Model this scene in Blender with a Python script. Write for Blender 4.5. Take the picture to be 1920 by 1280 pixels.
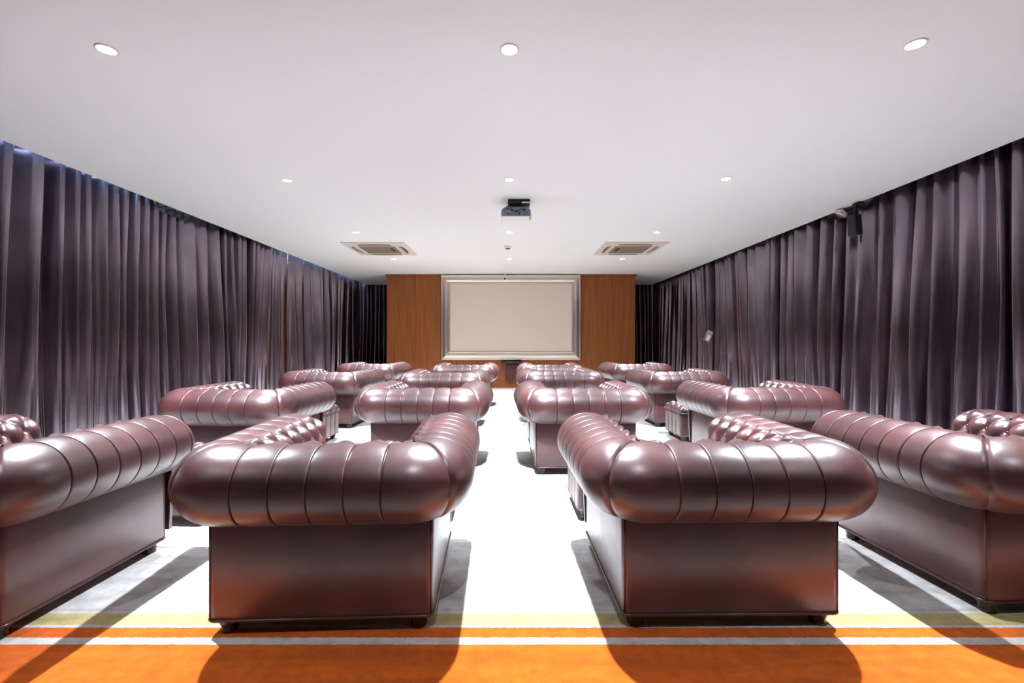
import bpy, bmesh, math, random
from mathutils import Vector, Matrix

# ------------------------------------------------------------------ clear
for o in list(bpy.data.objects):
    bpy.data.objects.remove(o, do_unlink=True)
scene = bpy.context.scene
COL = scene.collection
PI = math.pi

# ------------------------------------------------------------------ camera
CAM_H = 1.02
FPX = 850.0
cam_d = bpy.data.cameras.new('camera')
cam_d.sensor_fit = 'HORIZONTAL'
cam_d.sensor_width = 36.0
cam_d.lens = FPX / 1920.0 * 36.0
cam_d.shift_x = 5.0 / 1920.0
cam_d.clip_start = 0.02
cam = bpy.data.objects.new('camera', cam_d)
COL.objects.link(cam)
cam.location = (0, 0, CAM_H)
cam.rotation_euler = (PI / 2, 0, 0)
scene.camera = cam

# ------------------------------------------------------------------ world / exposure
world = bpy.data.worlds.new('world')
scene.world = world
world.use_nodes = True
world.node_tree.nodes['Background'].inputs[0].default_value = (0.6, 0.75, 1.0, 1)
world.node_tree.nodes['Background'].inputs[1].default_value = 0.05
scene.view_settings.view_transform = 'Standard'
scene.view_settings.look = 'None'
scene.view_settings.gamma = 1.0
scene.view_settings.use_curve_mapping = False
scene.view_settings.exposure = 0.15

# downlight grid (the room's lamps); beam power is set here
CEIL = 2.50
LAMP_W = [860.0, 700.0, 640.0, 780.0]   # nearest row to far row
LAMP_BACK_W = 80.0                      # dimmed row straight over the viewer
LAMP_COL = (0.83, 0.905, 1.0)
LAMP_ROWS = [2.296, 4.14, 6.14, 8.12]
LAMP_XS = [-2.04, 0.0, 2.02]

# room
HALF = 3.73          # edge of the flat ceiling
WALLX = 4.20         # side walls behind the curtains
CURX = 3.90          # mean curtain plane
PANEL_Y = 9.98       # timber wall front
BACK_Y = 11.95
REAR_Y = -0.85

# ------------------------------------------------------------------ helpers
def link(o, parent=None):
    COL.objects.link(o)
    if parent is not None:
        o.parent = parent
    return o

def mesh_obj(name, bm, mat, parent=None, smooth=True, loc=None, rot=None, autosmooth=None):
    me = bpy.data.meshes.new(name)
    bm.normal_update()
    bm.to_mesh(me)
    bm.free()
    if smooth:
        for p in me.polygons:
            p.use_smooth = True
        if autosmooth:
            me.set_sharp_from_angle(angle=math.radians(autosmooth))
    if isinstance(mat, (list, tuple)):
        for m in mat:
            me.materials.append(m)
    else:
        me.materials.append(mat)
    o = bpy.data.objects.new(name, me)
    link(o, parent)
    if loc is not None:
        o.location = loc
    if rot is not None:
        o.rotation_euler = rot
    return o

def empty(name, loc=(0, 0, 0), rz=0.0):
    o = bpy.data.objects.new(name, None)
    o.empty_display_size = 0.1
    link(o)
    o.location = loc
    o.rotation_euler = (0, 0, rz)
    return o

def tag(o, label=None, cat=None, group=None, kind=None):
    if label: o['label'] = label
    if cat: o['category'] = cat
    if group: o['group'] = group
    if kind: o['kind'] = kind
    return o

def copy_tree(o, parent=None):
    c = o.copy()
    COL.objects.link(c)
    c.parent = parent
    for ch in list(o.children):
        copy_tree(ch, c)
    return c

def add_box(bm, x0, x1, y0, y1, z0, z1, bevel=0.0, seg=2):
    r = bmesh.ops.create_cube(bm, size=1.0)
    vs = r['verts']
    for v in vs:
        v.co = Vector(((x0 + x1) / 2 + v.co.x * (x1 - x0),
                       (y0 + y1) / 2 + v.co.y * (y1 - y0),
                       (z0 + z1) / 2 + v.co.z * (z1 - z0)))
    if bevel > 0:
        es = set()
        for v in vs:
            for e in v.link_edges:
                es.add(e)
        bmesh.ops.bevel(bm, geom=list(es), offset=bevel, segments=seg, profile=0.5, affect='EDGES')

def box_obj(name, dims, mat, parent=None, bevel=0.0, seg=2, **k):
    bm = bmesh.new()
    add_box(bm, *dims, bevel=bevel, seg=seg)
    return mesh_obj(name, bm, mat, parent, smooth=bevel > 0, autosmooth=40 if bevel > 0 else None, **k)

def add_tube(bm, pts, r, n=8, closed=False):
    pts = [Vector(p) for p in pts]
    rings = []
    N = len(pts)
    prev_u = None
    for i, p in enumerate(pts):
        if closed:
            t = (pts[(i + 1) % N] - pts[i - 1])
        else:
            t = pts[min(i + 1, N - 1)] - pts[max(i - 1, 0)]
        t.normalize()
        if prev_u is None:
            ref = Vector((0, 0, 1)) if abs(t.z) < 0.9 else Vector((1, 0, 0))
            u = t.cross(ref).normalized()
        else:
            u = (prev_u - t * prev_u.dot(t))
            if u.length < 1e-6:
                u = t.orthogonal()
            u.normalize()
        prev_u = u
        w = t.cross(u)
        rr = r(i / max(1, N - 1)) if callable(r) else r
        rings.append([bm.verts.new(p + (u * math.cos(a) + w * math.sin(a)) * rr)
                      for a in [2 * PI * k / n for k in range(n)]])
    M = N if closed else N - 1
    for i in range(M):
        A = rings[i]; B = rings[(i + 1) % N]
        for k in range(n):
            bm.faces.new((A[k], A[(k + 1) % n], B[(k + 1) % n], B[k]))
    if not closed:
        bm.faces.new(list(reversed(rings[0])))
        bm.faces.new(rings[-1])

def add_lathe(bm, prof, n=24, center=(0, 0, 0), cap=True):
    cx, cy, cz = center
    rings = []
    for (r, z) in prof:
        rings.append([bm.verts.new((cx + r * math.cos(2 * PI * k / n), cy + r * math.sin(2 * PI * k / n), cz + z)) for k in range(n)])
    for i in range(len(rings) - 1):
        A, B = rings[i], rings[i + 1]
        for k in range(n):
            bm.faces.new((A[k], A[(k + 1) % n], B[(k + 1) % n], B[k]))
    if cap:
        bm.faces.new(list(reversed(rings[0])))
        bm.faces.new(rings[-1])

def rounded_rect(hx, hy, r, n=6, cx=0, cy=0):
    pts = []
    for (sx, sy, a0) in ((1, 1, 0), (-1, 1, PI / 2), (-1, -1, PI), (1, -1, 1.5 * PI)):
        for k in range(n + 1):
            a = a0 + PI / 2 * k / n
            pts.append((cx + sx * (hx - r) + r * math.cos(a), cy + sy * (hy - r) + r * math.sin(a)))
    return pts

def add_prism(bm, loop, z0, z1, bev=0.0):
    """loop of (x,y) extruded z0..z1, with optional small edge rounding by insetting."""
    n = len(loop)
    cx = sum(p[0] for p in loop) / n
    cy = sum(p[1] for p in loop) / n
    levels = []
    if bev > 0:
        hx = max(abs(p[0] - cx) for p in loop); hy = max(abs(p[1] - cy) for p in loop)
        fx = (hx - bev) / hx; fy = (hy - bev) / hy
        levels = [(z0, fx, fy), (z0 + bev * .3, 1 - (1 - fx) * .3, 1 - (1 - fy) * .3), (z0 + bev, 1, 1), (z1 - bev, 1, 1), (z1 - bev * .3, 1 - (1 - fx) * .3, 1 - (1 - fy) * .3), (z1, fx, fy)]
    else:
        levels = [(z0, 1, 1), (z1, 1, 1)]
    rings = [[bm.verts.new((cx + (p[0] - cx) * fx, cy + (p[1] - cy) * fy, z)) for p in loop] for (z, fx, fy) in levels]
    for i in range(len(rings) - 1):
        A, B = rings[i], rings[i + 1]
        for k in range(n):
            bm.faces.new((A[k], A[(k + 1) % n], B[(k + 1) % n], B[k]))
    bm.faces.new(list(reversed(rings[0])))
    bm.faces.new(rings[-1])

# ------------------------------------------------------------------ materials
def mat(name, color, rough=0.6, metal=0.0, spec=0.5, emit=None, estr=0.0):
    m = bpy.data.materials.new(name)
    m.use_nodes = True
    b = m.node_tree.nodes['Principled BSDF']
    b.inputs['Base Color'].default_value = (*color, 1)
    b.inputs['Roughness'].default_value = rough
    b.inputs['Metallic'].default_value = metal
    b.inputs['Specular IOR Level'].default_value = spec
    if emit:
        b.inputs['Emission Color'].default_value = (*emit, 1)
        b.inputs['Emission Strength'].default_value = estr
    return m

def nodes(m):
    nt = m.node_tree
    return nt, nt.nodes, nt.links, nt.nodes['Principled BSDF']

def ramp(N, stops, interp='LINEAR'):
    r = N.new('ShaderNodeValToRGB')
    r.color_ramp.interpolation = interp
    els = r.color_ramp.elements
    while len(els) > 1:
        els.remove(els[-1])
    els[0].position = stops[0][0]; els[0].color = (*stops[0][1], 1)
    for p, c in stops[1:]:
        e = els.new(p); e.color = (*c, 1)
    return r

def make_leather():
    m = mat('leather_oxblood', (0.07, 0.022, 0.017), 0.33, spec=0.7)
    nt, N, L, b = nodes(m)
    tc = N.new('ShaderNodeTexCoord')
    n1 = N.new('ShaderNodeTexNoise'); n1.inputs['Scale'].default_value = 4.0; n1.inputs['Detail'].default_value = 4
    L.new(tc.outputs['Object'], n1.inputs['Vector'])
    r = ramp(N, [(0.30, (0.040, 0.0122, 0.0125)), (0.55, (0.074, 0.0232, 0.0232)), (0.75, (0.115, 0.037, 0.0355))])
    L.new(n1.outputs['Fac'], r.inputs['Fac'])
    L.new(r.outputs['Color'], b.inputs['Base Color'])
    r2 = ramp(N, [(0.3, (0.30,) * 3), (0.7, (0.42,) * 3)])
    n2 = N.new('ShaderNodeTexNoise'); n2.inputs['Scale'].default_value = 9.0; n2.inputs['Detail'].default_value = 5
    L.new(tc.outputs['Object'], n2.inputs['Vector'])
    L.new(n2.outputs['Fac'], r2.inputs['Fac'])
    L.new(r2.outputs['Color'], b.inputs['Roughness'])
    v = N.new('ShaderNodeTexVoronoi'); v.inputs['Scale'].default_value = 260.0
    L.new(tc.outputs['Object'], v.inputs['Vector'])
    n3 = N.new('ShaderNodeTexNoise'); n3.inputs['Scale'].default_value = 28.0; n3.inputs['Detail'].default_value = 4
    L.new(tc.outputs['Object'], n3.inputs['Vector'])
    add = N.new('ShaderNodeMath'); add.operation = 'MULTIPLY_ADD'; add.inputs[1].default_value = 0.10
    L.new(v.outputs['Distance'], add.inputs[0]); L.new(n3.outputs['Fac'], add.inputs[2])
    bp = N.new('ShaderNodeBump'); bp.inputs['Strength'].default_value = 0.18; bp.inputs['Distance'].default_value = 0.004
    L.new(add.outputs[0], bp.inputs['Height'])
    L.new(bp.outputs['Normal'], b.inputs['Normal'])
    b.inputs['Coat Weight'].default_value = 0.6
    b.inputs['Coat Roughness'].default_value = 0.40
    return m

def make_curtain():
    m = mat('satin_curtain', (0.040, 0.031, 0.036), 0.24, metal=1.0, spec=0.5)
    nt, N, L, b = nodes(m)
    tc = N.new('ShaderNodeTexCoord')
    n1 = N.new('ShaderNodeTexNoise'); n1.inputs['Scale'].default_value = 2.0; n1.inputs['Detail'].default_value = 3
    L.new(tc.outputs['Object'], n1.inputs['Vector'])
    r = ramp(N, [(0.35, (0.26, 0.208, 0.248)), (0.65, (0.36, 0.295, 0.345))])
    L.new(n1.outputs['Fac'], r.inputs['Fac']); L.new(r.outputs['Color'], b.inputs['Base Color'])
    b.inputs['Sheen Weight'].default_value = 0.0
    b.inputs['Sheen Roughness'].default_value = 0.4
    b.inputs['Sheen Tint'].default_value = (0.75, 0.68, 0.75, 1)
    n2 = N.new('ShaderNodeTexNoise'); n2.inputs['Scale'].default_value = 60.0; n2.inputs['Detail'].default_value = 2
    L.new(tc.outputs['Object'], n2.inputs['Vector'])
    bp = N.new('ShaderNodeBump'); bp.inputs['Strength'].default_value = 0.08; bp.inputs['Distance'].default_value = 0.003
    L.new(n2.outputs['Fac'], bp.inputs['Height']); L.new(bp.outputs['Normal'], b.inputs['Normal'])
    return m

def make_carpet():
    m = mat('striped_carpet', (0.7, 0.68, 0.62), 0.95, spec=0.1)
    nt, N, L, b = nodes(m)
    g = N.new('ShaderNodeNewGeometry')
    sep = N.new('ShaderNodeSeparateXYZ'); L.new(g.outputs['Position'], sep.inputs[0])
    # fuzzy stripe edges
    ne = N.new('ShaderNodeTexNoise'); ne.inputs['Scale'].default_value = 90.0; ne.inputs['Detail'].default_value = 2
    L.new(g.outputs['Position'], ne.inputs['Vector'])
    wob = N.new('ShaderNodeMath'); wob.operation = 'MULTIPLY_ADD'; wob.inputs[1].default_value = 0.010; 
    L.new(ne.outputs['Fac'], wob.inputs[0]); L.new(sep.outputs['Y'], wob.inputs[2])
    ORANGE = (0.82, 0.155, 0.010); WHITE = (0.78, 0.77, 0.76); YEL = (0.66, 0.56, 0.24)
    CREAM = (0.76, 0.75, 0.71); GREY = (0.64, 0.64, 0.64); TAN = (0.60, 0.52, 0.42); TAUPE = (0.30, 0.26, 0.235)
    def stripes(Y0, Y1, st):
        mr = N.new('ShaderNodeMapRange')
        mr.inputs['From Min'].default_value = Y0; mr.inputs['From Max'].default_value = Y1
        L.new(wob.outputs[0], mr.inputs['Value'])
        rp = ramp(N, [(max(0.0, (y + 0.005 - Y0) / (Y1 - Y0)), c) for y, c in st], 'CONSTANT')
        L.new(mr.outputs['Result'], rp.inputs['Fac'])
        return rp
    r_front = stripes(1.46, 1.80, [(1.46, ORANGE), (1.526, WHITE), (1.562, ORANGE), (1.617, WHITE), (1.632, YEL), (1.700, WHITE), (1.718, GREY), (1.728, WHITE)])
    r_far = stripes(1.8, 11.0, [(1.8, WHITE), (3.72, GREY), (3.95, CREAM), (4.60, GREY), (4.72, CREAM), (5.45, GREY), (5.60, CREAM), (8.35, TAN), (8.75, (0.58, 0.55, 0.50))])  # last beige: dimness outside the direct lamplight put into the carpet colour
    r_near = stripes(-4.0, 1.4, [(-4.0, TAUPE), (1.18, WHITE), (1.22, ORANGE)])
    def pick(edge, below, above):
        c = N.new('ShaderNodeMath'); c.operation = 'GREATER_THAN'; c.inputs[1].default_value = edge
        L.new(wob.outputs[0], c.inputs[0])
        mx = N.new('ShaderNodeMix'); mx.data_type = 'RGBA'
        L.new(c.outputs[0], mx.inputs[0]); L.new(below, mx.inputs[6]); L.new(above, mx.inputs[7])
        return mx.outputs[2]
    base_col = pick(1.79, pick(1.47, r_near.outputs['Color'], r_front.outputs['Color']), r_far.outputs['Color'])
    # brushed streaks running across the room
    mp = N.new('ShaderNodeMapping'); mp.inputs['Scale'].default_value = (0.7, 6.0, 1.0)
    L.new(g.outputs['Position'], mp.inputs['Vector'])
    ns = N.new('ShaderNodeTexNoise'); ns.inputs['Scale'].default_value = 2.2; ns.inputs['Detail'].default_value = 6; ns.inputs['Distortion'].default_value = 0.8
    L.new(mp.outputs[0], ns.inputs['Vector'])
    rs = ramp(N, [(0.35, (0.80, 0.80, 0.80)), (0.6, (1, 1, 1))]); L.new(ns.outputs['Fac'], rs.inputs['Fac'])
    mul = N.new('ShaderNodeMix'); mul.data_type = 'RGBA'; mul.blend_type = 'MULTIPLY'; mul.inputs[0].default_value = 1.0
    L.new(base_col, mul.inputs[6]); L.new(rs.outputs['Color'], mul.inputs[7])
    # pile mottling
    nf = N.new('ShaderNodeTexNoise'); nf.inputs['Scale'].default_value = 16.0; nf.inputs['Detail'].default_value = 12; nf.inputs['Roughness'].default_value = 0.72
    L.new(g.outputs['Position'], nf.inputs['Vector'])
    rf = ramp(N, [(0.32, (0.66, 0.62, 0.60)), (0.68, (1.0, 1.0, 1.0))]); L.new(nf.outputs['Fac'], rf.inputs['Fac'])
    mul2 = N.new('ShaderNodeMix'); mul2.data_type = 'RGBA'; mul2.blend_type = 'MULTIPLY'; mul2.inputs[0].default_value = 1.0
    L.new(mul.outputs[2], mul2.inputs[6]); L.new(rf.outputs['Color'], mul2.inputs[7])
    L.new(mul2.outputs[2], b.inputs['Base Color'])
    nb = N.new('ShaderNodeTexNoise'); nb.inputs['Scale'].default_value = 350.0; nb.inputs['Detail'].default_value = 3
    L.new(g.outputs['Position'], nb.inputs['Vector'])
    bp = N.new('ShaderNodeBump'); bp.inputs['Strength'].default_value = 0.7; bp.inputs['Distance'].default_value = 0.005
    L.new(nb.outputs['Fac'], bp.inputs['Height']); L.new(bp.outputs['Normal'], b.inputs['Normal'])
    b.inputs['Sheen Weight'].default_value = 0.1
    return m

def make_wood():
    m = mat('timber_veneer', (0.25, 0.1, 0.035), 0.45, spec=0.4)
    nt, N, L, b = nodes(m)
    tc = N.new('ShaderNodeTexCoord')
    mp = N.new('ShaderNodeMapping'); mp.inputs['Scale'].default_value = (22.0, 22.0, 0.6)
    L.new(tc.outputs['Object'], mp.inputs['Vector'])
    n = N.new('ShaderNodeTexNoise'); n.inputs['Scale'].default_value = 1.6; n.inputs['Detail'].default_value = 8; n.inputs['Distortion'].default_value = 0.5
    L.new(mp.outputs[0], n.inputs['Vector'])
    r = ramp(N, [(0.30, (0.20, 0.056, 0.011)), (0.52, (0.29, 0.085, 0.017)), (0.75, (0.36, 0.112, 0.024))])
    L.new(n.outputs['Fac'], r.inputs['Fac']); L.new(r.outputs['Color'], b.inputs['Base Color'])
    return m

def make_ceiling():
    m = mat('ceiling_paint', (0.84, 0.83, 0.82), 0.85, spec=0.2)
    nt, N, L, b = nodes(m)
    tc = N.new('ShaderNodeTexCoord')
    n = N.new('ShaderNodeTexNoise'); n.inputs['Scale'].default_value = 120.0
    L.new(tc.outputs['Object'], n.inputs['Vector'])
    bp = N.new('ShaderNodeBump'); bp.inputs['Strength'].default_value = 0.05; bp.inputs['Distance'].default_value = 0.002
    L.new(n.outputs['Fac'], bp.inputs['Height']); L.new(bp.outputs['Normal'], b.inputs['Normal'])
    return m

def make_screen():
    m = mat('screen_fabric', (0.74, 0.64, 0.55), 0.7, spec=0.3)
    return m

LEATHER = make_leather()
CURTAIN = make_curtain()
CARPET = make_carpet()
WOOD = make_wood()
CEILM = make_ceiling()
SCREEN = make_screen()
WALLM = mat('wall_paint', (0.62, 0.60, 0.58), 0.85)
REARM = mat('rear_wall_darkened', (0.05, 0.042, 0.042), 0.8)  # unseen wall, kept dark so the curtain folds reflect black
SILVER = mat('champagne_frame', (0.66, 0.59, 0.53), 0.28, metal=0.88)
BLACKW = mat('black_lacquer', (0.010, 0.007, 0.006), 0.25)
WELT = mat('welt_leather', (0.055, 0.018, 0.014), 0.30, spec=0.6)
BUTTON = mat('button_leather', (0.05, 0.016, 0.013), 0.3, spec=0.6)
WHITEP = mat('white_plastic', (0.80, 0.79, 0.77), 0.45)
BEIGEP = mat('beige_plastic', (0.66, 0.58, 0.50), 0.5)
GRILLE = mat('grille_brown', (0.36, 0.28, 0.21), 0.6)
DARKSLOT = mat('dark_slot', (0.035, 0.028, 0.022), 0.7)
BLACKP = mat('black_plastic', (0.014, 0.014, 0.017), 0.45)
BLACKM = mat('black_metal', (0.02, 0.02, 0.022), 0.35, metal=0.6)
GREYP = mat('grey_plastic', (0.16, 0.185, 0.23), 0.45)
REDP = mat('red_plastic', (0.55, 0.06, 0.03), 0.4)
MAROON = mat('maroon_cloth', (0.075, 0.022, 0.022), 0.8)
STEEL = mat('steel', (0.7, 0.68, 0.66), 0.25, metal=0.9)
GLASSP = mat('clear_plastic', (0.85, 0.88, 0.92), 0.12)
GLASSP.node_tree.nodes['Principled BSDF'].inputs['Transmission Weight'].default_value = 0.75
TRACKM = mat('track_enamel', (0.75, 0.72, 0.66), 0.4)
LAMPM = mat('lamp_diffuser', (0.9, 0.9, 0.9), 0.4, emit=(0.93, 0.96, 1.0), estr=40.0)

# ------------------------------------------------------------------ the setting
fl = box_obj('floor', (-WALLX - .1, WALLX + .1, REAR_Y - .1, BACK_Y + .2, -0.12, 0.0), CARPET); tag(fl, kind='structure', label='pale carpet with orange and white stripes across the front')
ce = box_obj('ceiling', (-HALF, HALF, REAR_Y - .05, BACK_Y - .12, CEIL, CEIL + 0.12), CEILM); tag(ce, kind='structure', label='smooth white ceiling with recessed downlights')
rc = box_obj('trim_1', (-WALLX - .1, WALLX + .1, REAR_Y - .1, BACK_Y + .2, 2.86, 2.96), CEILM); tag(rc, kind='structure', label='upper slab above the curtain recess')
w = box_obj('wall_left', (-WALLX - .12, -WALLX, REAR_Y - .1, BACK_Y + .2, 0, 2.86), WALLM); tag(w, kind='structure', label='side wall hidden by the left curtains')
w = box_obj('wall_right', (WALLX, WALLX + .12, REAR_Y - .1, BACK_Y + .2, 0, 2.86), WALLM); tag(w, kind='structure', label='side wall hidden by the right curtains')
w = box_obj('wall_rear', (-WALLX, WALLX, REAR_Y - .22, REAR_Y - .10, 0, 2.86), REARM); tag(w, kind='structure', label='unseen dark wall behind the camera')
w = box_obj('wall_far', (-WALLX, WALLX, BACK_Y + .08, BACK_Y + .2, 0, 2.86), WALLM); tag(w, kind='structure', label='far wall hidden by curtains')

def px2x(px, d): return (px - 955.0) * d / FPX
def px2z(py, d): return CAM_H - (py - 640.0) * d / FPX

# timber wall with separate veneer panels
tw = empty('wall_back', (0, PANEL_Y, 0)); tag(tw, kind='structure', label='timber veneer wall carrying the framed screen')
XL, XR = -2.70, 2.77
FL, FR = px2x(827, PANEL_Y), px2x(1089, PANEL_Y)
box_obj('wall_core', (XL + .01, XR - .01, 0.04, BACK_Y - PANEL_Y - .10, 0, CEIL - .001), WOOD, tw)
for (a, b_, y0) in ((XL, XL + .62, 0.0), (XL + .623, FL + .07, 0.0), (FL + .073, (FL + FR) / 2 - .002, .016), ((FL + FR) / 2 + .001, FR - .073, .016), (FR - .07, FR + .60, 0.0), (FR + .603, XR, 0.0)):
    box_obj('veneer_panel', (a, b_, y0, .05, 0.0, CEIL - .035), WOOD, tw, bevel=.0015, seg=1)
box_obj('cornice', (XL - .02, XR + .02, -.02, .06, CEIL - .034, CEIL - .001), WOOD, tw, bevel=.004)

# ------------------------------------------------------------------ framed projection screen
def framed_screen():
    d = PANEL_Y - .04
    x0, x1 = px2x(827, d), px2x(1089, d)
    z1, z0 = px2z(515.2, d), px2z(675, d)
    root = empty('projection_screen', ((x0 + x1) / 2, PANEL_Y - .001, z0))
    tag(root, 'wide blank projection screen in a champagne moulded frame on the timber wall', 'screen')
    W = (x1 - x0) / 2; H = z1 - z0
    # moulding profile: (inset from the outer edge, forward distance)
    prof = [(0, 0), (0, .055), (.006, .062), (.022, .062), (.030, .055), (.036, .050), (.055, .058), (.08, .072), (.105, .076), (.128, .068), (.148, .05), (.158, .040),
            (.163, .044), (.172, .046), (.182, .044), (.187, .034), (.195, .030), (.200, .012)]
    def side(kind):
        bm = bmesh.new()
        rows = []
        for (i, f) in prof:
            if kind == 'top': a, b2 = (-W + i, H - i), (W - i, H - i)
            elif kind == 'bottom': a, b2 = (W - i, i), (-W + i, i)
            elif kind == 'left': a, b2 = (-W + i, i), (-W + i, H - i)
            else: a, b2 = (W - i, H - i), (W - i, i)
            rows.append((bm.verts.new((a[0], -f, a[1])), bm.verts.new((b2[0], -f, b2[1]))))
        for k in range(len(rows) - 1):
            bm.faces.new((rows[k][0], rows[k][1], rows[k + 1][1], rows[k + 1][0]))
        bmesh.ops.recalc_face_normals(bm, faces=bm.faces)
        mesh_obj('frame_rail', bm, SILVER, root, smooth=True, autosmooth=50)
    for k in ('top', 'bottom', 'left', 'right'): side(k)
    box_obj('screen_surface', (-W + .19, W - .19, -.020, -.004, .19, H - .19), SCREEN, root)
    box_obj('backing_board', (-W + .01, W - .01, -.010, 0, .01, H - .01), BLACKP, root)
framed_screen()

# dark units under the screen
def under_screen():
    d = PANEL_Y
    xa, xb = px2x(941, d), px2x(978, d)
    zt, zb = px2z(674.8, d), px2z(681.5, d)
    r = empty('soundbar_speaker', ((xa + xb) / 2, d + .015, zb)); tag(r, 'slim black speaker bar on the timber wall just below the screen frame', 'speaker')
    hw = (xb - xa) / 2
    box_obj('cabinet', (-hw, hw, -.12, 0, 0, zt - zb - .015), BLACKP, r, bevel=.008)
    box_obj('grille', (-hw + .015, hw - .015, -.126, -.119, .012, zt - zb - .028), mat('speaker_grille_dark', (.03, .028, .035), .6), r, bevel=.002, seg=1)
    z1, z0 = px2z(682.5, d), px2z(711, d)
    x0, x1 = px2x(948, d), px2x(975, d)
    s = empty('wall_cabinet', ((x0 + x1) / 2, d + .015, z0)); tag(s, 'maroon cloth fronted box on the timber wall beneath the black speaker bar', 'speaker')
    h = (x1 - x0) / 2
    box_obj('box_body', (-h, h, -.085, 0, 0, z1 - z0), MAROON, s, bevel=.004)
    box_obj('front_cloth', (-h + .008, h - .008, -.092, -.084, .01, z1 - z0 - .075), MAROON, s, bevel=.003)
    box_obj('top_strip', (-h + .008, h - .008, -.092, -.084, z1 - z0 - .062, z1 - z0 - .01), MAROON, s, bevel=.003)
under_screen()

# ------------------------------------------------------------------ curtains
def curtain(name, s0, s1, axis, plane, inward, seed, label, group, slips=(), foldw=(.11, .27), depth=.115, zt=2.66):
    """hanging cloth. axis 'y': runs along y at x=plane, folds toward inward (+1/-1) x. axis 'x': runs along x at y=plane."""
    rnd = random.Random(seed)
    folds = []
    s = s0
    while s < s1:
        wdt = rnd.uniform(*foldw) * (1.5 if rnd.random() < .12 else 1.0)
        folds.append((s, wdt, rnd.uniform(.55, 1.25), rnd.uniform(-.05, .05), rnd.uniform(.2, .9), rnd.random()))
        s += wdt
    tot = s - s0
    sc = (s1 - s0) / tot
    rows = 26
    bm = bmesh.new()
    grid = []
    ph = [rnd.uniform(0, 6.28) for _ in range(6)]
    for (fs, fw, amp, drift, om, typ) in folds:
        K = 16 if fw > .15 else 12
        for k in range(K):
            t = k / K
            col = []
            for j in range(rows + 1):
                v = j / rows            # 0 top .. 1 bottom
                base = s0 + (fs - s0 + fw * t) * sc
                ss = base
                c = .5 - .5 * math.cos(2 * PI * t)
                if typ < .35:
                    c = c ** .6
                elif typ < .6:
                    c = c - .28 * math.sin(4 * PI * t) * (1 if typ > .47 else -1) * (.4 + .6 * v)
                else:
                    c = c ** 1.7
                # spread of the folds varies with height
                a = amp * (.75 + .35 * math.sin(2.2 * v + ph[0] + fs * 1.7)) * depth * 2
                off = a * (c - .55)
                off += .018 * math.sin(1.3 * base + ph[1]) * v + .012 * math.sin(3.1 * base + ph[2] + 2 * v)
                e = max(0.0, min(1.0, (base - s0) / .2, (s1 - base) / .2))
                ss0 = ss
                ss += -om * fw * .16 * math.sin(2 * PI * t) * (.6 + .5 * v)
                ss += drift * .8 * math.sin(PI * v) * c + .03 * math.sin(2.1 * base + ph[3]) * v * v + .014 * math.sin(7 * base + ph[4] + 4 * v) * v
                ss = ss0 + (ss - ss0) * e
                off += .002 * math.sin(9 * v + 23 * base + ph[5])
                top = zt
                for (a0, a1, dz) in slips:
                    if a0 < base < a1:
                        top = zt - dz * min(1, (base - a0) / .05, (a1 - base) / .05) + .008 * math.sin(base * 52)
                z = .012 + (top - .012) * (1 - v)
                if axis == 'y':
                    col.append(bm.verts.new((plane + inward * off, ss, z)))
                else:
                    col.append(bm.verts.new((ss, plane + inward * off, z)))
            grid.append(col)
    for i in range(len(grid) - 1):
        for j in range(rows):
            f = (grid[i][j], grid[i + 1][j], grid[i + 1][j + 1], grid[i][j + 1])
            bm.faces.new(f)
    o = mesh_obj(name, bm, CURTAIN)
    md = o.modifiers.new('thickness', 'SOLIDIFY'); md.thickness = .003; md.offset = 0
    tag(o, label, 'curtain', group)
    return o

G1 = 'dark satin curtains on the left wall'
G2 = 'dark satin curtains on the right wall'
curtain('curtain', REAR_Y, 2.2, 'y', -CURX, 1, 11, 'dark satin curtain on the left wall beside and behind the viewer', G1)
curtain('curtain', 2.22, 4.88, 'y', -CURX, 1, 12, 'dark plum satin curtain at the left edge of the picture', G1)
curtain('curtain', 4.90, 6.35, 'y', -CURX, 1, 13, 'dark satin left curtain whose slipped top shows the pale rail', G1, slips=((4.93, 5.55, .125), (6.22, 6.345, .12)))
curtain('curtain', 6.37, 8.30, 'y', -CURX, 1, 14, 'dark satin left curtain in the middle, just past the slipped one', G1)
curtain('curtain', 8.32, 11.60, 'y', -CURX, 1, 15, 'bluish dark satin left curtain reaching the far corner', G1, foldw=(.10, .22))
curtain('curtain', REAR_Y, 2.2, 'y', CURX, -1, 21, 'dark satin curtain on the right wall beside and behind the viewer', G2)
curtain('curtain', 2.22, 4.80, 'y', CURX, -1, 22, 'near black satin curtain at the right edge of the picture', G2)
curtain('curtain', 4.82, 6.10, 'y', CURX, -1, 23, 'dark satin right curtain with dropped top beside the black speaker', G2, slips=((4.84, 5.45, .13),))
curtain('curtain', 6.12, 8.60, 'y', CURX, -1, 24, 'dark satin right curtain in the middle that carries the clear tag', G2)
curtain('curtain', 8.62, 11.60, 'y', CURX, -1, 25, 'dark satin right curtain reaching the far corner', G2, foldw=(.10, .22))
curtain('curtain', -4.16, -2.56, 'x', BACK_Y - .06, -1, 31, 'narrow dark blue curtain on the far wall left of the timber wall', 'dark curtains on the far wall', foldw=(.07, .14), zt=2.66)
curtain('curtain', 2.62, 4.16, 'x', BACK_Y - .06, -1, 32, 'narrow dark blue curtain on the far wall right of the timber wall', 'dark curtains on the far wall', foldw=(.07, .14), zt=2.66)

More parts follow.
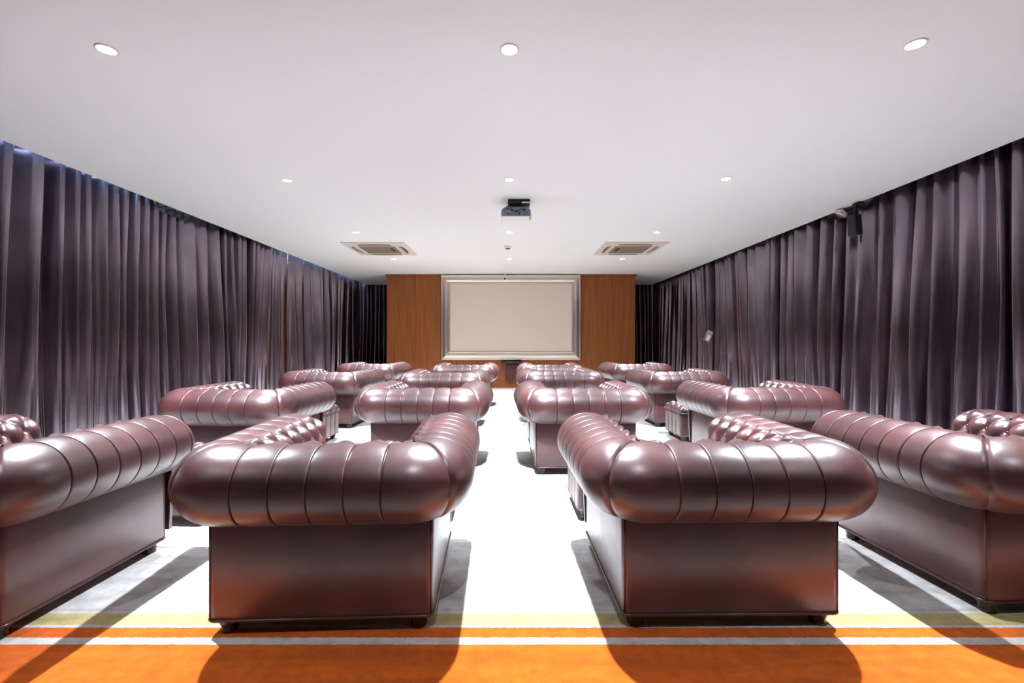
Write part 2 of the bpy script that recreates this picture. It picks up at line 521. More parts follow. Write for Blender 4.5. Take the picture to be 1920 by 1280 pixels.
# curtain rails
def track(x, label):
    r = empty('curtain_track', (x, 0, 2.515)); tag(r, label, 'curtain rail')
    bm = bmesh.new()
    add_box(bm, -.014, .014, REAR_Y + .05, BACK_Y - .3, .022, .05, bevel=.003, seg=1)
    mesh_obj('rail', bm, TRACKM, r, smooth=False)
    y = 4.95 
    gm = None
    ys = [4.97 + .09 * k for k in range(7)] + ([6.25, 6.31] if x < 0 else [])
    for y in ys:
        if gm is None:
            bm = bmesh.new(); add_box(bm, -.008, .008, -.014, .014, -.004, .022, bevel=.003, seg=1)
            o = mesh_obj('glider', bm, WHITEP, r, smooth=False, loc=(0, y, 0)); gm = o
        else:
            o = gm.copy(); COL.objects.link(o); o.parent = r; o.location = (0, y, 0)
    # brackets up to the slab
    for y in (-.4, 2, 4.5, 7, 10):
        box_obj('bracket', (-.01, .01, y - .012, y + .012, .05, 2.86 - 2.515), TRACKM, r)
track(-(CURX + .235), 'cream curtain rail showing above the slipped left curtain')
track(CURX + .235, 'cream curtain rail above the right hand curtains')

# unseen cool strips added in the left recess for the bluish curtain tops
def added_recess_strip(y0, y1, x, label, power):
    r = empty('added_recess_light', (x, (y0 + y1) / 2, 2.84)); tag(r, label, 'light')
    hl = (y1 - y0) / 2
    box_obj('channel', (-.02, .02, -hl, hl, 0, .02), WHITEP, r)
    ld = bpy.data.lights.new('strip_lamp', 'AREA'); ld.shape = 'RECTANGLE'; ld.size = .03; ld.size_y = hl * 2; ld.energy = power; ld.color = (.42, .72, 1.0)
    lo = bpy.data.objects.new('strip_lamp', ld); link(lo, r); lo.location = (0, 0, -.004)
    lo.rotation_euler = (0, math.radians(28), 0)
added_recess_strip(3.0, 4.6, -HALF - .015, 'unseen cool strip added above the left curtains for their bluish tops, nearest the viewer', 16)
added_recess_strip(7.4, 11.2, -HALF - .015, 'unseen cool strip added above the left curtains for their bluish tops, at the far end', 36)

# ------------------------------------------------------------------ downlights
def downlight_proto():
    r = empty('downlight')
    bm = bmesh.new()
    add_lathe(bm, [(.049, 0), (.049, -.004), (.046, -.006), (.040, -.006), (.038, -.0035), (.038, 0)], n=32, cap=False)
    mesh_obj('trim_ring', bm, WHITEP, r)
    bm = bmesh.new()
    add_lathe(bm, [(.001, -.0030), (.038, -.0030), (.038, -.0005), (.001, -.0005)], n=32, cap=True)
    mesh_obj('lamp_lens', bm, LAMPM, r, smooth=False)
    return r

dl0 = downlight_proto()
rowname = ['in the row nearest the viewer', 'in the second row, before the projector', 'in the third row, level with the projector back', 'in the far row before the timber wall']
rowname = ['of the nearest row of ceiling lights', 'of the second row of ceiling lights', 'of the third row, short of the vents', 'of the far row, beyond the vents']
colname = ['bright round downlight, left one ', 'bright round downlight, middle one ', 'bright round downlight, right one ']
jit = {(0, 0): (-.0, .0), (0, 2): (0, -.04), (1, 0): (-.0, .02), (1, 2): (-.05, -.02), (2, 0): (-.04, 0), (2, 2): (-.02, 0), (3, 0): (-.03, 0)}
def place_light(x, y, label, power, group):
    o = copy_tree(dl0)
    o.location = (x, y, CEIL)
    tag(o, label, 'downlight', group)
    ld = bpy.data.lights.new('lamp_beam', 'SPOT'); ld.energy = power; ld.color = LAMP_COL
    ld.spot_size = math.radians(90); ld.spot_blend = 0.65; ld.shadow_soft_size = .022
    lo = bpy.data.objects.new('lamp_beam', ld); link(lo, o); lo.location = (0, 0, -.02)
for ri, y in enumerate(LAMP_ROWS):
    for ci, x in enumerate(LAMP_XS):
        dx, dy = jit.get((ri, ci), (0, 0))
        place_light(x + dx, y + dy, colname[ci] + rowname[ri], LAMP_W[ri] * ((1, 1, 1), (1, 1, 1), (1.08, 1, .92), (1.2, 1, .75))[ri][ci], 'recessed ceiling downlights')

for ci, x in enumerate(LAMP_XS):
    place_light(x, 0.33, ('left', 'middle', 'right')[ci] + ' round downlight of the dim row straight over the viewer', LAMP_BACK_W, 'dim downlights over the viewer')

for ch in list(dl0.children):
    bpy.data.objects.remove(ch, do_unlink=True)
bpy.data.objects.remove(dl0, do_unlink=True)

# ------------------------------------------------------------------ armchair
HW, HD, RC = .3875, .36, .085
BASE_Z, ROLL_Z = .052, .525
S_BACK = HW - RC
S_ARC = RC * PI / 2
S_SEAM = S_BACK + S_ARC / 2
S_ARM0 = S_BACK + S_ARC
ARM_L = 2 * HD - RC + .02
S_END = S_ARM0 + ARM_L

def phi(s):
    sg = 1 if s >= 0 else -1
    a = abs(s)
    g = .236
    if a <= g: p = a / .118
    elif a <= S_SEAM: p = 2 + (a - g) / (S_SEAM - g)
    else: p = 3 + (a - S_SEAM) / .096
    return sg * p

def path(s, o):
    """point for path parameter s (0 = middle of the back) and outward offset o -> x,y and outward normal"""
    a = abs(s); sg = 1 if s >= 0 else -1
    ex = max(0.0, -o - RC)
    if a <= S_BACK:
        x = a - ex * (a / S_BACK)
        return sg * x, -HD - o, 0.0, -1.0
    if a <= S_ARM0:
        ang = (a - S_BACK) / RC
        n = (math.sin(ang), -math.cos(ang))
        cx, cy = HW - RC, -HD + RC
        if ex > 0:
            return sg * (cx - ex), cy + ex, sg * n[0], n[1]
        return sg * (cx + n[0] * (RC + o)), cy + n[1] * (RC + o), sg * n[0], n[1]
    t = a - S_ARM0
    y = -HD + RC + t + ex * (1 - t / ARM_L)
    return sg * (HW + o), y, sg * 1.0, 0.0

# cross-section of the rolled rim as (o, z, w): w = arc length from the first button row (negative outside)
def rim_profile():
    pts = []
    rh, rv = .137, .131
    for k in range(0, 50):
        a = math.radians(-96 + (152 + 96) * k / 49)
        pts.append((rh * math.cos(a), ROLL_Z + rv * math.sin(a)))
    p0 = pts[-1]
    for k in range(1, 16):
        t = k / 15
        pts.append((p0[0] - .040 * t, p0[1] - .20 * t))
    # arc lengths
    L = [0.0]
    for i in range(1, len(pts)):
        L.append(L[-1] + math.dist(pts[i], pts[i - 1]))
    # first button row at 112 degrees
    tgt = math.radians(118 + 96) * .134
    nrm = []
    for i in range(len(pts)):
        a = pts[max(0, i - 1)]; b2 = pts[min(len(pts) - 1, i + 1)]
        tx, tz = b2[0] - a[0], b2[1] - a[1]
        l = math.hypot(tx, tz)
        nrm.append((tz / l, -tx / l))
    return [(p[0], p[1], l - tgt, n[0], n[1]) for p, l, n in zip(pts, L, nrm)]
RIM = rim_profile()
QROW = .078

def tuft_height(s, w):
    p = phi(s)
    if w < 0:
        q = abs(math.sin(PI * p))
        d = abs(p - round(p)) * .1          # metres from the pleat, about
        crest = math.exp(-((w + .02) / .10) ** 2)
        groove = math.exp(-(d / .0022) ** 2)
        fade = 1.0 if w > -.40 else max(.35, 1 - (-.40 - w) / .1)
        h = (.0016 + .008 * crest) * (q ** .55) - groove * .0075 * fade - .004 * crest * math.exp(-(d / .012) ** 2) * math.exp(-(w / .035) ** 2)
        return h
    a = p + w / (2 * QROW); b2 = p - w / (2 * QROW)
    A = abs(math.sin(PI * a)); B = abs(math.sin(PI * b2))
    h = .021 * (A * B) ** .5 + .005 * min(A, B)
    da = abs(a - round(a)); db = abs(b2 - round(b2))
    r2 = (da ** 2 + db ** 2) * .01
    h -= .016 * math.exp(-r2 / .00016)
    if w > 2.2 * QROW:
        h *= max(0, 1 - (w - 2.2 * QROW) / .04)
    return h

def rim_point(s, i):
    o, z, w, no, nz = RIM[i]
    a = abs(s)
    # arms swell a little toward the front
    t = max(0.0, min(1.0, (a - S_SEAM) / (S_END - S_SEAM)))
    k = 1 + .09 * t
    o2 = o * k; z2 = ROLL_Z + (z - ROLL_Z) * (1 + .03 * t)
    h = tuft_height(s, w)
    # keep corners calmer on the inside
    e = S_END - a
    if e < .05:
        q = 1 - e / .05
        sh = math.sqrt(max(0.0, 1 - q * q)) * .30 + .70
        cz = ROLL_Z + .012 if z > .42 else z2
        o2 = o2 * sh + (-.03) * (1 - sh)
        z2 = z2 * sh + (.50) * (1 - sh)
        h *= max(0, 1 - q * 1.1)
    x, y, nx, ny = path(s, o2)
    return (x + nx * no * h, y + ny * no * h, z2 + nz * h)

def rim_mesh(sa, sb, n, endcap=None):
    bm = bmesh.new()
    grid = []
    ss = [sa + (sb - sa) * k / n for k in range(n + 1)]
    # extra columns hugging every pleat so the creases stay crisp
    fine = [sa + (sb - sa) * k / 4000 for k in range(4001)]
    for k in range(4000):
        if math.floor(phi(fine[k])) != math.floor(phi(fine[k + 1])):
            ss += [fine[k] + q for q in (-.0065, -.0042, -.0026, -.0013, 0, .0013, .0026, .0042, .0065) if sa < fine[k] + q < sb]
    ss.sort()
    ss = [v for i, v in enumerate(ss) if i == 0 or i == len(ss) - 1 or v - ss[i - 1] > 2e-4]
    n = len(ss) - 1
    for s in ss:
        grid.append([bm.verts.new(rim_point(s, i)) for i in range(len(RIM))])
    for k in range(n):
        for i in range(len(RIM) - 1):
            bm.faces.new((grid[k][i], grid[k][i + 1], grid[k + 1][i + 1], grid[k + 1][i]))
    if endcap == 'a':
        bm.faces.new(grid[0])
    elif endcap == 'b':
        bm.faces.new(list(reversed(grid[-1])))
    bmesh.ops.recalc_face_normals(bm, faces=bm.faces)
    # make sure outward (outer side normals point away from the chair)
    return bm

def make_chair():
    r = empty('club_armchair')
    # lower body: rounded box with slightly bulging leather panels
    bm = bmesh.new()
    loop = rounded_rect(HW, HD, .028, n=5)
    add_prism(bm, loop, BASE_Z, .415, bev=.010)
    mesh_obj('base', bm, LEATHER, r, autosmooth=50)
    # welts: round the bottom edge and up the back and front corners
    bm = bmesh.new()
    bl = rounded_rect(HW + .001, HD + .001, .030, n=5)
    add_tube(bm, [(p[0], p[1], BASE_Z + .006) for p in bl], .0052, n=6, closed=True)
    mesh_obj('bottom_welt', bm, WELT, r)
    for sx in (-1, 1):
        for sy in (-1, 1):
            bm = bmesh.new()
            c = .028 * (1 - math.cos(PI / 4))
            add_tube(bm, [(sx * (HW - c), sy * (HD - c), z) for z in (BASE_Z + .006, .15, .25, .33, .40)], .0040, n=6)
            mesh_obj('corner_welt', bm, WELT, r)
    mesh_obj('backrest', rim_mesh(-S_SEAM, S_SEAM, 150), LEATHER, r)
    mesh_obj('armrest', rim_mesh(S_SEAM, S_END, 150, 'b'), LEATHER, r)
    mesh_obj('armrest', rim_mesh(-S_END, -S_SEAM, 150, 'a'), LEATHER, r)
    # front facing of each arm
    for sx in (-1, 1):
        bm = bmesh.new()
        prof = [(p[0] * .74 - .008, ROLL_Z + .012 + (p[1] - ROLL_Z) * .78) for p in RIM[4:52]]
        prof = [(-.105, .09)] + [(.0, .09)] + prof
        f0 = [bm.verts.new((sx * (HW + a), HD + .012, z)) for a, z in prof]
        f1 = [bm.verts.new((sx * (HW + a), HD + .030, z)) for a, z in prof]
        bm.faces.new(f1)
        bm.faces.new(list(reversed(f0)))
        for k in range(len(prof)):
            k2 = (k + 1) % len(prof)
            bm.faces.new((f0[k], f0[k2], f1[k2], f1[k]))
        bmesh.ops.recalc_face_normals(bm, faces=bm.faces)
        mesh_obj('arm_facing', bm, LEATHER, r, smooth=False)
    # seat
    bm = bmesh.new()
    add_prism(bm, rounded_rect(HW - .150, .262, .03, n=5, cy=.105), .36, .475, bev=.028)
    mesh_obj('seat_cushion', bm, LEATHER, r, autosmooth=60)
    # covered buttons
    bm = bmesh.new()
    rows = []
    wl = [q[2] for q in RIM]
    for rowi, wrow in enumerate((0.0, QROW, 2 * QROW)):
        i = min(range(len(wl)), key=lambda k: abs(wl[k] - wrow))
        s = -S_END + .06
        prev = None
        while s < S_END - .06:
            p = phi(s) + (.5 if rowi == 1 else 0)
            if prev is not None and math.floor(p) != math.floor(prev) and not (S_BACK - .12 < abs(s) < S_ARM0 + .12 and rowi > 0):
                c = Vector(rim_point(s, i))
                bmesh.ops.create_icosphere(bm, subdivisions=1, radius=.0085, matrix=Matrix.Translation(c))
            prev = p
            s += .004
    b = mesh_obj('tuft_buttons', bm, BUTTON, r); tag(b, kind='stuff')
    # turned feet
    for sx in (-1, 1):
        for sy in (-1, 1):
            bm = bmesh.new()
            add_lathe(bm, [(.020, 0), (.027, .004), (.029, .012), (.026, .020), (.029, .026), (.033, .036), (.034, .046), (.034, .056)], n=18)
            mesh_obj('foot', bm, BLACKW, r, loc=(sx * (HW - .055), sy * (HD - .045), 0), autosmooth=60)
    return r

chair0 = make_chair()
GC = 'leather club armchairs in four rows'
# x centre, y of the back of the base, rotation (deg, + turns left), label
CH = [
    (-2.095, 1.525, -1.7, 'brown leather club armchair cut off by the left edge of the picture, front row'),
    (-.655, 1.575, 2.4, 'front row brown leather club armchair left of the aisle, back turned, nearest the viewer'),
    (0.787, 1.6, 0.8, 'front row brown leather club armchair right of the aisle, back turned, over the orange stripe'),
    (2.145, 1.69, 2.8, 'brown leather club armchair cut off by the right edge of the picture, front row'),
    (-2.12, 3.38, -3.0, 'second row brown leather club armchair nearest the left curtains'),
    (-0.683, 3.48, 0.0, 'second row brown leather club armchair left of the aisle'),
    (0.588, 3.465, 1.0, 'second row brown leather club armchair right of the aisle, foot and back base in view'),
    (2.107, 3.53, 2.0, 'second row brown leather club armchair nearest the right curtains'),
    (-2.225, 5.33, -4.0, 'third row brown leather club armchair nearest the left curtains'),
    (-0.78, 5.22, 0.0, 'third row brown leather club armchair left of the aisle'),
    (0.645, 5.46, 2.0, 'third row brown leather club armchair right of the aisle'),
    (2.115, 5.4, 2.0, 'third row brown leather club armchair nearest the right curtains'),
    (-2.3, 7.28, -5.0, 'far row brown leather club armchair nearest the left curtains'),
    (-0.7, 6.98, 0.0, 'far row brown leather club armchair left of the aisle, below the screen'),
    (0.655, 6.98, 0.0, 'far row brown leather club armchair right of the aisle, below the screen'),
    (2.115, 7.22, 3.0, 'far row brown leather club armchair nearest the right curtains'),
]
for k, (x, y, a, lab) in enumerate(CH):
    o = chair0 if k == 0 else copy_tree(chair0)
    ra = math.radians(a)
    # the base back's middle sits at (x, y)
    o.location = (x - math.sin(ra) * HD, y + math.cos(ra) * HD, 0)
    o.rotation_euler = (0, 0, ra)
    tag(o, lab, 'armchair', GC)

# ------------------------------------------------------------------ footstools
OW, OD = .375, .215
def make_footstool():
    r = empty('footstool')
    bm = bmesh.new()
    # pleated side wall
    loop = rounded_rect(OW, OD, .022, n=4)
    dense = []
    for i in range(len(loop)):
        a = Vector(loop[i]); b2 = Vector(loop[(i + 1) % len(loop)])
        n = max(1, int((b2 - a).length / .006))
        for k in range(n):
            dense.append(a.lerp(b2, k / n))
    rings = []
    zs = [.058, .064, .075, .12, .16, .17, .18, .22, .27, .285, .29]
    for z in zs:
        ring = []
        for p in dense:
            x, y = p
            if abs(y) > OD - .002:
                q = x / .125
                n = Vector((0, 1 if y > 0 else -1))
            elif abs(x) > OW - .002:
                q = y / .105 
                n = Vector((1 if x > 0 else -1, 0))
            else:
                q = .5; n = p.normalized()
            d = abs(q - round(q)) * .12
            g = -.006 * math.exp(-(d / .005) ** 2) + .003 * abs(math.sin(PI * q)) ** .6
            if abs(z - .17) < .02: g -= .006 * math.exp(-(d / .012) ** 2)
            if z in (.058, .29): g = -.006
            ring.append(bm.verts.new((x + n.x * g, y + n.y * g, z)))
        rings.append(ring)
    N = len(dense)
    for i in range(len(rings) - 1):
        for k in range(N):
            bm.faces.new((rings[i][k], rings[i][(k + 1) % N], rings[i + 1][(k + 1) % N], rings[i + 1][k]))
    bm.faces.new(list(reversed(rings[0])))
    bm.faces.new(rings[-1])
    mesh_obj('side_panels', bm, LEATHER, r, autosmooth=70)
    # tufted top cushion
    bm = bmesh.new()
    nx, ny = 110, 64
    g = []
    for j in range(ny + 1):
        row = []
        for i in range(nx + 1):
            u = -1 + 2 * i / nx; v = -1 + 2 * j / ny
            x = u * (OW + .008); y = v * (OD + .008)
            ed = min((1 - abs(u)) * OW, (1 - abs(v)) * OD)
            rise = .065 * (1 - max(0, 1 - ed / .055) ** 2.2) ** .5 if ed < .055 else .065
            z = .292 + rise + .030 * (1 - u * u) * (1 - v * v)
            aa = x / .125 + y / .145 ; bb = x / .125 - y / .145
            A = abs(math.sin(PI * aa)); B = abs(math.sin(PI * bb))
            h = .030 * (A * B) ** .5 - .016
            da = abs(aa - round(aa)); db = abs(bb - round(bb))
            h -= .012 * math.exp(-(da * da + db * db) / .016)
            # edge pleats
            if ed < .05:
                q = (x if (1 - abs(v)) * OD < (1 - abs(u)) * OW else y) / .125
                h = h * (ed / .05) + (1 - ed / .05) * (-.014 * math.exp(-(abs(q - round(q)) / .10) ** 2))
            if ed < .002: h = 0
            row.append(bm.verts.new((x, y, z + h)))
        g.append(row)
    for j in range(ny):
        for i in range(nx):
            bm.faces.new((g[j][i], g[j][i + 1], g[j + 1][i + 1], g[j + 1][i]))
    # underside
    edge = [e for e in bm.edges if e.is_boundary]
    bmesh.ops.holes_fill(bm, edges=edge, sides=0)
    mesh_obj('tufted_top', bm, LEATHER, r)
    bm = bmesh.new()
    add_tube(bm, [(p[0], p[1], .293) for p in rounded_rect(OW + .006, OD + .006, .026, n=4)], .006, n=6, closed=True)
    mesh_obj('top_welt', bm, WELT, r)
    bm = bmesh.new()
    add_tube(bm, [(p[0], p[1], .062) for p in rounded_rect(OW, OD, .024, n=4)], .005, n=6, closed=True)
    mesh_obj('bottom_welt', bm, WELT, r)
    bm = bmesh.new()
    for sx in (-3, -2, -1, 0, 1, 2, 3):
        if abs(sx * .125) > OW - .005: continue
        for sy in (-1, 1):
            bmesh.ops.create_icosphere(bm, subdivisions=1, radius=.008, matrix=Matrix.Translation((sx * .125, sy * (OD - .006), .17)))
    for sy in (-1, 0, 1):
        for sx in (-1, 1):
            bmesh.ops.create_icosphere(bm, subdivisions=1, radius=.008, matrix=Matrix.Translation((sx * (OW - .006), sy * .105, .17)))
    b = mesh_obj('side_buttons', bm, BUTTON, r); tag(b, kind='stuff')
    for sx in (-1, 1):
        for sy in (-1, 1):
            bm = bmesh.new()
            add_lathe(bm, [(.018, 0), (.024, .004), (.026, .012), (.022, .020), (.026, .026), (.030, .038), (.030, .062)], n=18)
            mesh_obj('foot', bm, BLACKW, r, loc=(sx * (OW - .05), sy * (OD - .045), 0), autosmooth=60)
    return r
stool0 = make_footstool()
GS = 'tufted leather footstools in front of the armchairs'
ST = [
    (-2.03, 2.72, -1.7, 'tufted brown leather footstool before the leftmost front row armchair'),
    (-.70, 2.76, 2.4, 'tufted brown leather footstool before the front row armchair left of the aisle'),
    (.762, 2.79, 0.8, 'tufted brown leather footstool before the front row armchair right of the aisle'),
    (-2.19, 4.61, -2.0, 'tufted leather footstool before the second row armchair by the left curtains'),
    (-.715, 4.62, 0.0, 'tufted leather footstool before the second row armchair left of the aisle'),
    (.572, 4.63, 1.0, 'tufted leather footstool before the second row armchair right of the aisle'),
    (2.095, 4.79, 1.0, 'tufted leather footstool with red lit corner before the second row armchair by the right curtains'),
]
ST[-1] = (2.095, 4.79, 1.0, 'tufted leather footstool before the second row armchair by the right curtains, corner and feet showing')
for k, (x, y, a, lab) in enumerate(ST):
    o = stool0 if k == 0 else copy_tree(stool0)
    o.location = (x, y, 0); o.rotation_euler = (0, 0, math.radians(a))
    tag(o, lab, 'footstool', GS)

# ------------------------------------------------------------------ ceiling air conditioning cassettes
def make_cassette(mirror):
    r = empty('ceiling_air_conditioner')
    H = .475
    # panel as a frame of four mitred pieces around the grille
    bm = bmesh.new()
    def ring(h, z): return [bm.verts.new((sx * h, sy * h, z)) for sx, sy in ((-1, -1), (1, -1), (1, 1), (-1, 1))]
    R = [ring(H, 0), ring(H, -.012), ring(H - .02, -.022), ring(.285, -.026), ring(.280, -.010)]
    for i in range(len(R) - 1):
        for k in range(4):
            bm.faces.new((R[i][k], R[i][(k + 1) % 4], R[i + 1][(k + 1) % 4], R[i + 1][k]))
    bm.faces.new(R[-1])
    bmesh.ops.recalc_face_normals(bm, faces=bm.faces)
    mesh_obj('face_panel', bm, BEIGEP, r, smooth=False)
    # intake grille
    gr = box_obj('intake_grille', (-.275, .275, -.275, .275, -.016, -.010), GRILLE, r)
    base = None
    for k in range(15):
        y = -.255 + .51 * k / 14
        if base is None:
            base = box_obj('grille_slat', (-.270, .270, -.006, .006, -.026, -.016), GRILLE, gr, loc=(0, y, 0))
        else:
            o = base.copy(); COL.objects.link(o); o.parent = gr; o.location = (0, y, 0)
    # outlet slots (dark) with a flap in each
    for q in range(4):
        a = q * PI / 2
        bm = bmesh.new()
        n = 14
        top = []; bot = []
        for k in range(n + 1):
            t = -1 + 2 * k / n
            x = t * .25
            top.append(bm.verts.new((x, -.385 - .020 * (1 - t * t) , -.0262)))
            bot.append(bm.verts.new((x, -.345, -.0262)))
        up = [bm.verts.new((v.co.x, v.co.y, -.020)) for v in top]; dn = [bm.verts.new((v.co.x, v.co.y, -.020)) for v in bot]
        for k in range(n):
            bm.faces.new((top[k], top[k + 1], bot[k + 1], bot[k]))
            bm.faces.new((up[k], up[k + 1], top[k + 1], top[k])); bm.faces.new((bot[k], bot[k + 1], dn[k + 1], dn[k]))
        bmesh.ops.recalc_face_normals(bm, faces=bm.faces)
        mesh_obj('outlet_slot', bm, DARKSLOT, r, smooth=False, rot=(0, 0, a))
        if q in (1, 3):
            box_obj('louvre_flap', (-.235, .235, -.372, -.360, -.032, -.027), BEIGEP, r, rot=(0, 0, a))
    sx = -1 if mirror else 1
    box_obj('sensor_window', (sx * .20 - .018, sx * .20 + .018, -.12, .10, -.030, -.025), DARKSLOT, r)
    return r
ac1 = make_cassette(False); ac1.location = (-2.045, 7.22, CEIL); tag(ac1, 'square beige ceiling air conditioner cassette on the left', 'air conditioner', 'ceiling air conditioner cassettes')
ac2 = make_cassette(True); ac2.location = (1.905, 7.20, CEIL); tag(ac2, 'square beige ceiling air conditioner cassette on the right', 'air conditioner', 'ceiling air conditioner cassettes')

# ------------------------------------------------------------------ projector on its ceiling mount
def projector():
    d = 4.70
    mnt = empty('projector_mount', (px2x(973, d), d + .06, CEIL)); tag(mnt, 'black metal ceiling bracket carrying the projector', 'bracket')
    box_obj('ceiling_plate', (-.115, .115, -.05, .10, -.052, 0), BLACKM, mnt, bevel=.004)
    box_obj('plate_lip', (.03, .118, -.056, -.048, -.046, -.030), STEEL, mnt)
    box_obj('drop_post', (-.10, .03, -.03, .05, -.082, -.050), BLACKM, mnt, bevel=.006)
    for sx in (-1, 1):
        bm = bmesh.new(); add_tube(bm, [(-.03, 0, -.070), (-.03 + sx * .06, -.035, -.074), (-.03 + sx * .10, -.055, -.078)], .006, n=6)
        mesh_obj('support_arm', bm, BLACKM, mnt)
    pr = empty('projector', (px2x(967.5, d), d, px2z(405, d))); tag(pr, 'grey and white projector hanging upside down from the ceiling', 'projector')
    # body: rounded-top section extruded along y
    def sect(hw, h, n=8, r=.055):
        pts = [(-hw, .006), (-hw + .006, 0), (hw - .006, 0), (hw, .006)]
        for k in range(n + 1):
            a = PI / 2 * k / n
            pts.append((hw - r + r * math.cos(a), h - r + r * math.sin(a)))
        for k in range(n + 1):
            a = PI / 2 + PI / 2 * k / n
            pts.append((-hw + r + r * math.cos(a), h - r + r * math.sin(a)))
        return pts
    def extr(pts, y0, y1):
        bm = bmesh.new()
        A = [bm.verts.new((x, y0, z)) for x, z in pts]; B = [bm.verts.new((x, y1, z)) for x, z in pts]
        bm.faces.new(A); bm.faces.new(list(reversed(B)))
        for k in range(len(pts)):
            bm.faces.new((A[k], A[(k + 1) % len(pts)], B[(k + 1) % len(pts)], B[k]))
        bmesh.ops.recalc_face_normals(bm, faces=bm.faces)
        return bm
    mesh_obj('body', extr(sect(.155, .093), .004, .22), WHITEP, pr, autosmooth=40)
    rp = mesh_obj('rear_panel', extr([(x * .985, .002 + z * .975) for x, z in sect(.155, .093)], -.002, .006), GREYP, pr, smooth=False)
    for (x, z, w_, h_) in ((-.082, .022, .016, .010), (-.058, .019, .008, .006), (-.034, .021, .011, .009), (0, .021, .011, .009), (.037, .020, .015, .013), (.088, .019, .009, .005), (.107, .020, .010, .010), (.086, .064, .028, .026), (-.112, .072, .006, .007)):
        box_obj('socket', (x - w_ / 2, x + w_ / 2, -.006, -.001, z - h_ / 2, z + h_ / 2), BLACKP, rp)
    box_obj('rating_label', (-.090, -.060, -.004, -.0015, .048, .056), WHITEP, rp)
    bm = bmesh.new(); add_box(bm, .143, .157, .02, .15, -.004, .02, bevel=.003); mesh_obj('red_side_clip', bm, REDP, pr, smooth=False)
    bm = bmesh.new(); add_lathe(bm, [(.034, 0), (.034, .02), (.028, .022), (.026, .012)], n=24)
    mesh_obj('lens', bm, BLACKP, pr, loc=(-.07, .22, .048), rot=(-PI / 2, 0, 0))
    bm = bmesh.new(); add_box(bm, -.12, .12, .012, .2, -.0016, .0005); mesh_obj('lamp_cover', bm, WHITEP, pr, smooth=False)
    # cables
    def cable(pts, r=.004):
        bm = bmesh.new()
        out = []
        P = [Vector(p) for p in pts]
        for i in range(len(P) - 1):
            p0 = P[max(0, i - 1)]; p1 = P[i]; p2 = P[i + 1]; p3 = P[min(len(P) - 1, i + 2)]
            for k in range(6):
                t = k / 6
                out.append(.5 * ((2 * p1) + (-p0 + p2) * t + (2 * p0 - 5 * p1 + 4 * p2 - p3) * t * t + (-p0 + 3 * p1 - 3 * p2 + p3) * t ** 3))
        out.append(P[-1])
        add_tube(bm, out, r, n=6)
        return bm
    c = mesh_obj('cable', cable([(-.085, -.012, .097), (-.090, -.02, .09), (-.085, -.022, .066), (-.045, -.022, .052), (.0, -.020, .044), (.030, -.018, .038), (.037, -.008, .022)], .0045), BLACKP, pr)
    c = mesh_obj('cable', cable([(-.05, -.012, .097), (-.048, -.018, .080), (-.035, -.024, .058), (.01, -.024, .050), (.050, -.020, .066), (.086, -.008, .064)], .004), BLACKP, pr)
projector()

# ------------------------------------------------------------------ small ceiling devices
def smoke_detector():
    r = empty('smoke_detector', (px2x(952, 7.05), 7.05, CEIL)); tag(r, 'small white smoke detector on the ceiling between the two cassettes', 'smoke detector')
    bm = bmesh.new(); add_lathe(bm, [(.056, 0), (.056, -.010), (.052, -.030), (.047, -.034)], n=28); bmesh.ops.recalc_face_normals(bm, faces=bm.faces)
    mesh_obj('housing', bm, WHITEP, r, autosmooth=40)
    bm = bmesh.new(); add_lathe(bm, [(.036, -.034), (.036, -.046), (.028, -.050)], n=24); bmesh.ops.recalc_face_normals(bm, faces=bm.faces)
    mesh_obj('sensing_chamber', bm, DARKSLOT, r, autosmooth=40)
    bm = bmesh.new(); add_lathe(bm, [(.030, -.050), (.026, -.056)], n=24); bmesh.ops.recalc_face_normals(bm, faces=bm.faces)
    mesh_obj('cap', bm, WHITEP, r, autosmooth=40)
smoke_detector()

def bullet_camera(loc, yaw, label, s=1.0, pitch=-25):
    r = empty('security_camera', loc); tag(r, label, 'security camera')
    bm = bmesh.new(); add_lathe(bm, [(.036 * s, 0), (.036 * s, -.010 * s), (.030 * s, -.014 * s)], n=20); bmesh.ops.recalc_face_normals(bm, faces=bm.faces)
    mesh_obj('mount_plate', bm, WHITEP, r)
    bm = bmesh.new(); add_tube(bm, [(0, 0, -.010 * s), (0, 0, -.05 * s), (0, -.01 * s, -.062 * s)], .010 * s, n=8)
    mesh_obj('stem', bm, WHITEP, r)
    bm = bmesh.new(); add_lathe(bm, [(.020 * s, -.06 * s), (.027 * s, -.055 * s), (.029 * s, .05 * s), (.026 * s, .055 * s)], n=20); bmesh.ops.recalc_face_normals(bm, faces=bm.faces)
    b = mesh_obj('barrel', bm, WHITEP, r, autosmooth=40)
    b.location = (0, -.01 * s, -.075 * s)
    b.rotation_euler = (math.radians(90 - pitch), 0, yaw)
    bm = bmesh.new(); add_lathe(bm, [(.019 * s, .0551 * s), (.016 * s, .062 * s)], n=18); bmesh.ops.recalc_face_normals(bm, faces=bm.faces)
    mesh_obj('lens', bm, BLACKP, b)
bullet_camera((px2x(947, 9.80), 9.80, CEIL), 0.0, 'small white security camera hanging from the ceiling above the screen frame', s=1.35)
bullet_camera((-3.655, 11.45, CEIL), math.radians(35), 'small white security camera in the far left corner by the curtains', s=1.15)

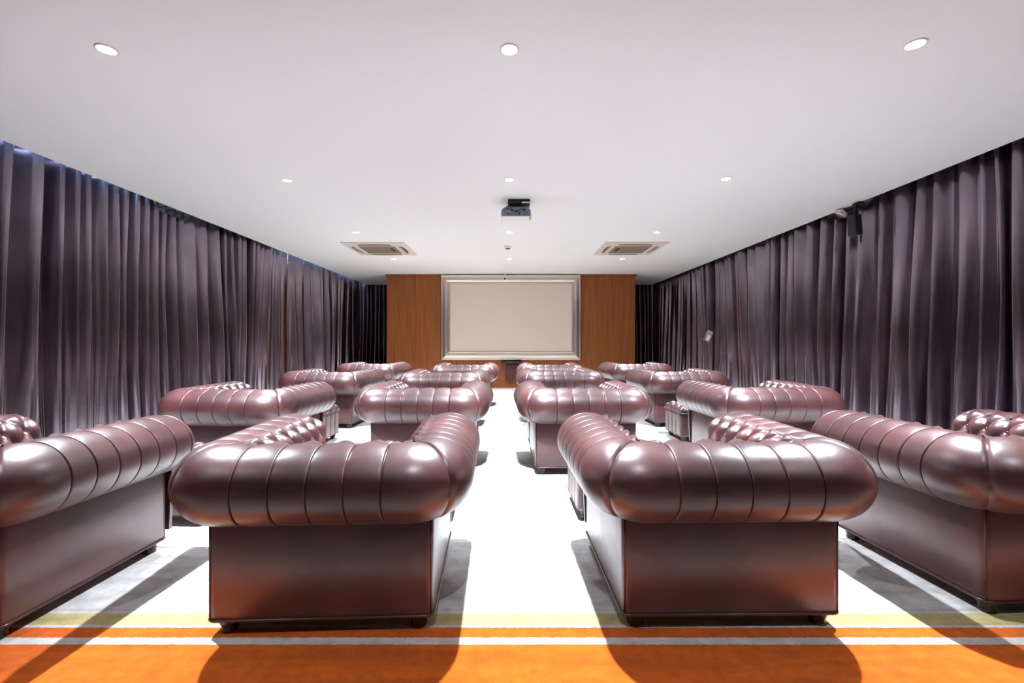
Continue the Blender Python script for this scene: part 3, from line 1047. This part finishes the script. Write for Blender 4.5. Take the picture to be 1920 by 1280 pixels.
# right hand curtain fittings
def right_fittings():
    # silver square floodlight head close to the ceiling edge
    d = 5.05
    r = empty('emergency_light', (3.70, d, 2.455)); tag(r, 'small silver square lamp head under the ceiling edge at the right curtains', 'light')
    box_obj('lamp_body', (-.045, .045, -.045, .045, -.035, .018), STEEL, r, bevel=.006, rot=(math.radians(20), math.radians(25), math.radians(20)))
    box_obj('lamp_glass', (-.036, .036, -.050, -.044, -.028, .012), WHITEP, r, bevel=.003, rot=(math.radians(20), math.radians(25), math.radians(20)))
    box_obj('clip', (-.008, .008, .0, .016, .010, .045), STEEL, r)
    s = empty('wall_speaker', (3.665, 4.80, 2.14)); tag(s, 'matte black box speaker hung against the right curtains below the ceiling', 'speaker')
    box_obj('speaker_cabinet', (-.045, .045, -.048, .048, 0, .215), BLACKP, s, bevel=.008, rot=(0, math.radians(-6), math.radians(15)))
    box_obj('speaker_grille', (-.050, -.044, -.040, .040, .01, .205), mat('grille_black', (.022, .021, .022), .8), s, bevel=.002, seg=1, rot=(0, math.radians(-6), math.radians(15)))
    bm = bmesh.new(); add_tube(bm, [(.0, 0, .20), (.0, .0, .26), (.02, .02, .30), (.05, .03, .345)], .012, n=8)
    mesh_obj('hanger_arm', bm, BLACKM, s)
    box_obj('hanger_plate', (.01, .07, -.03, .06, .335, .352), BLACKM, s, bevel=.003)
    t = empty('plastic_tag', (3.655, 8.42, 1.03)); tag(t, 'small tilted clear plastic tag on the right curtain, catching the light', 'tag')
    t.rotation_euler = (math.radians(-0), math.radians(0), math.radians(-40))
    rr = (0, math.radians(24), 0)
    box_obj('clear_sleeve', (-.055, .055, -.012, .012, 0, .20), GLASSP, t, bevel=.004, rot=rr)
    box_obj('white_insert', (-.014, .040, -.016, -.0125, .012, .125), WHITEP, t, rot=rr)
    box_obj('grey_insert', (-.040, -.024, -.016, -.0125, .015, .085), STEEL, t, rot=rr)
    box_obj('clip', (-.025, .03, -.018, .014, .150, .185), STEEL, t, bevel=.003, rot=rr)
right_fittings()
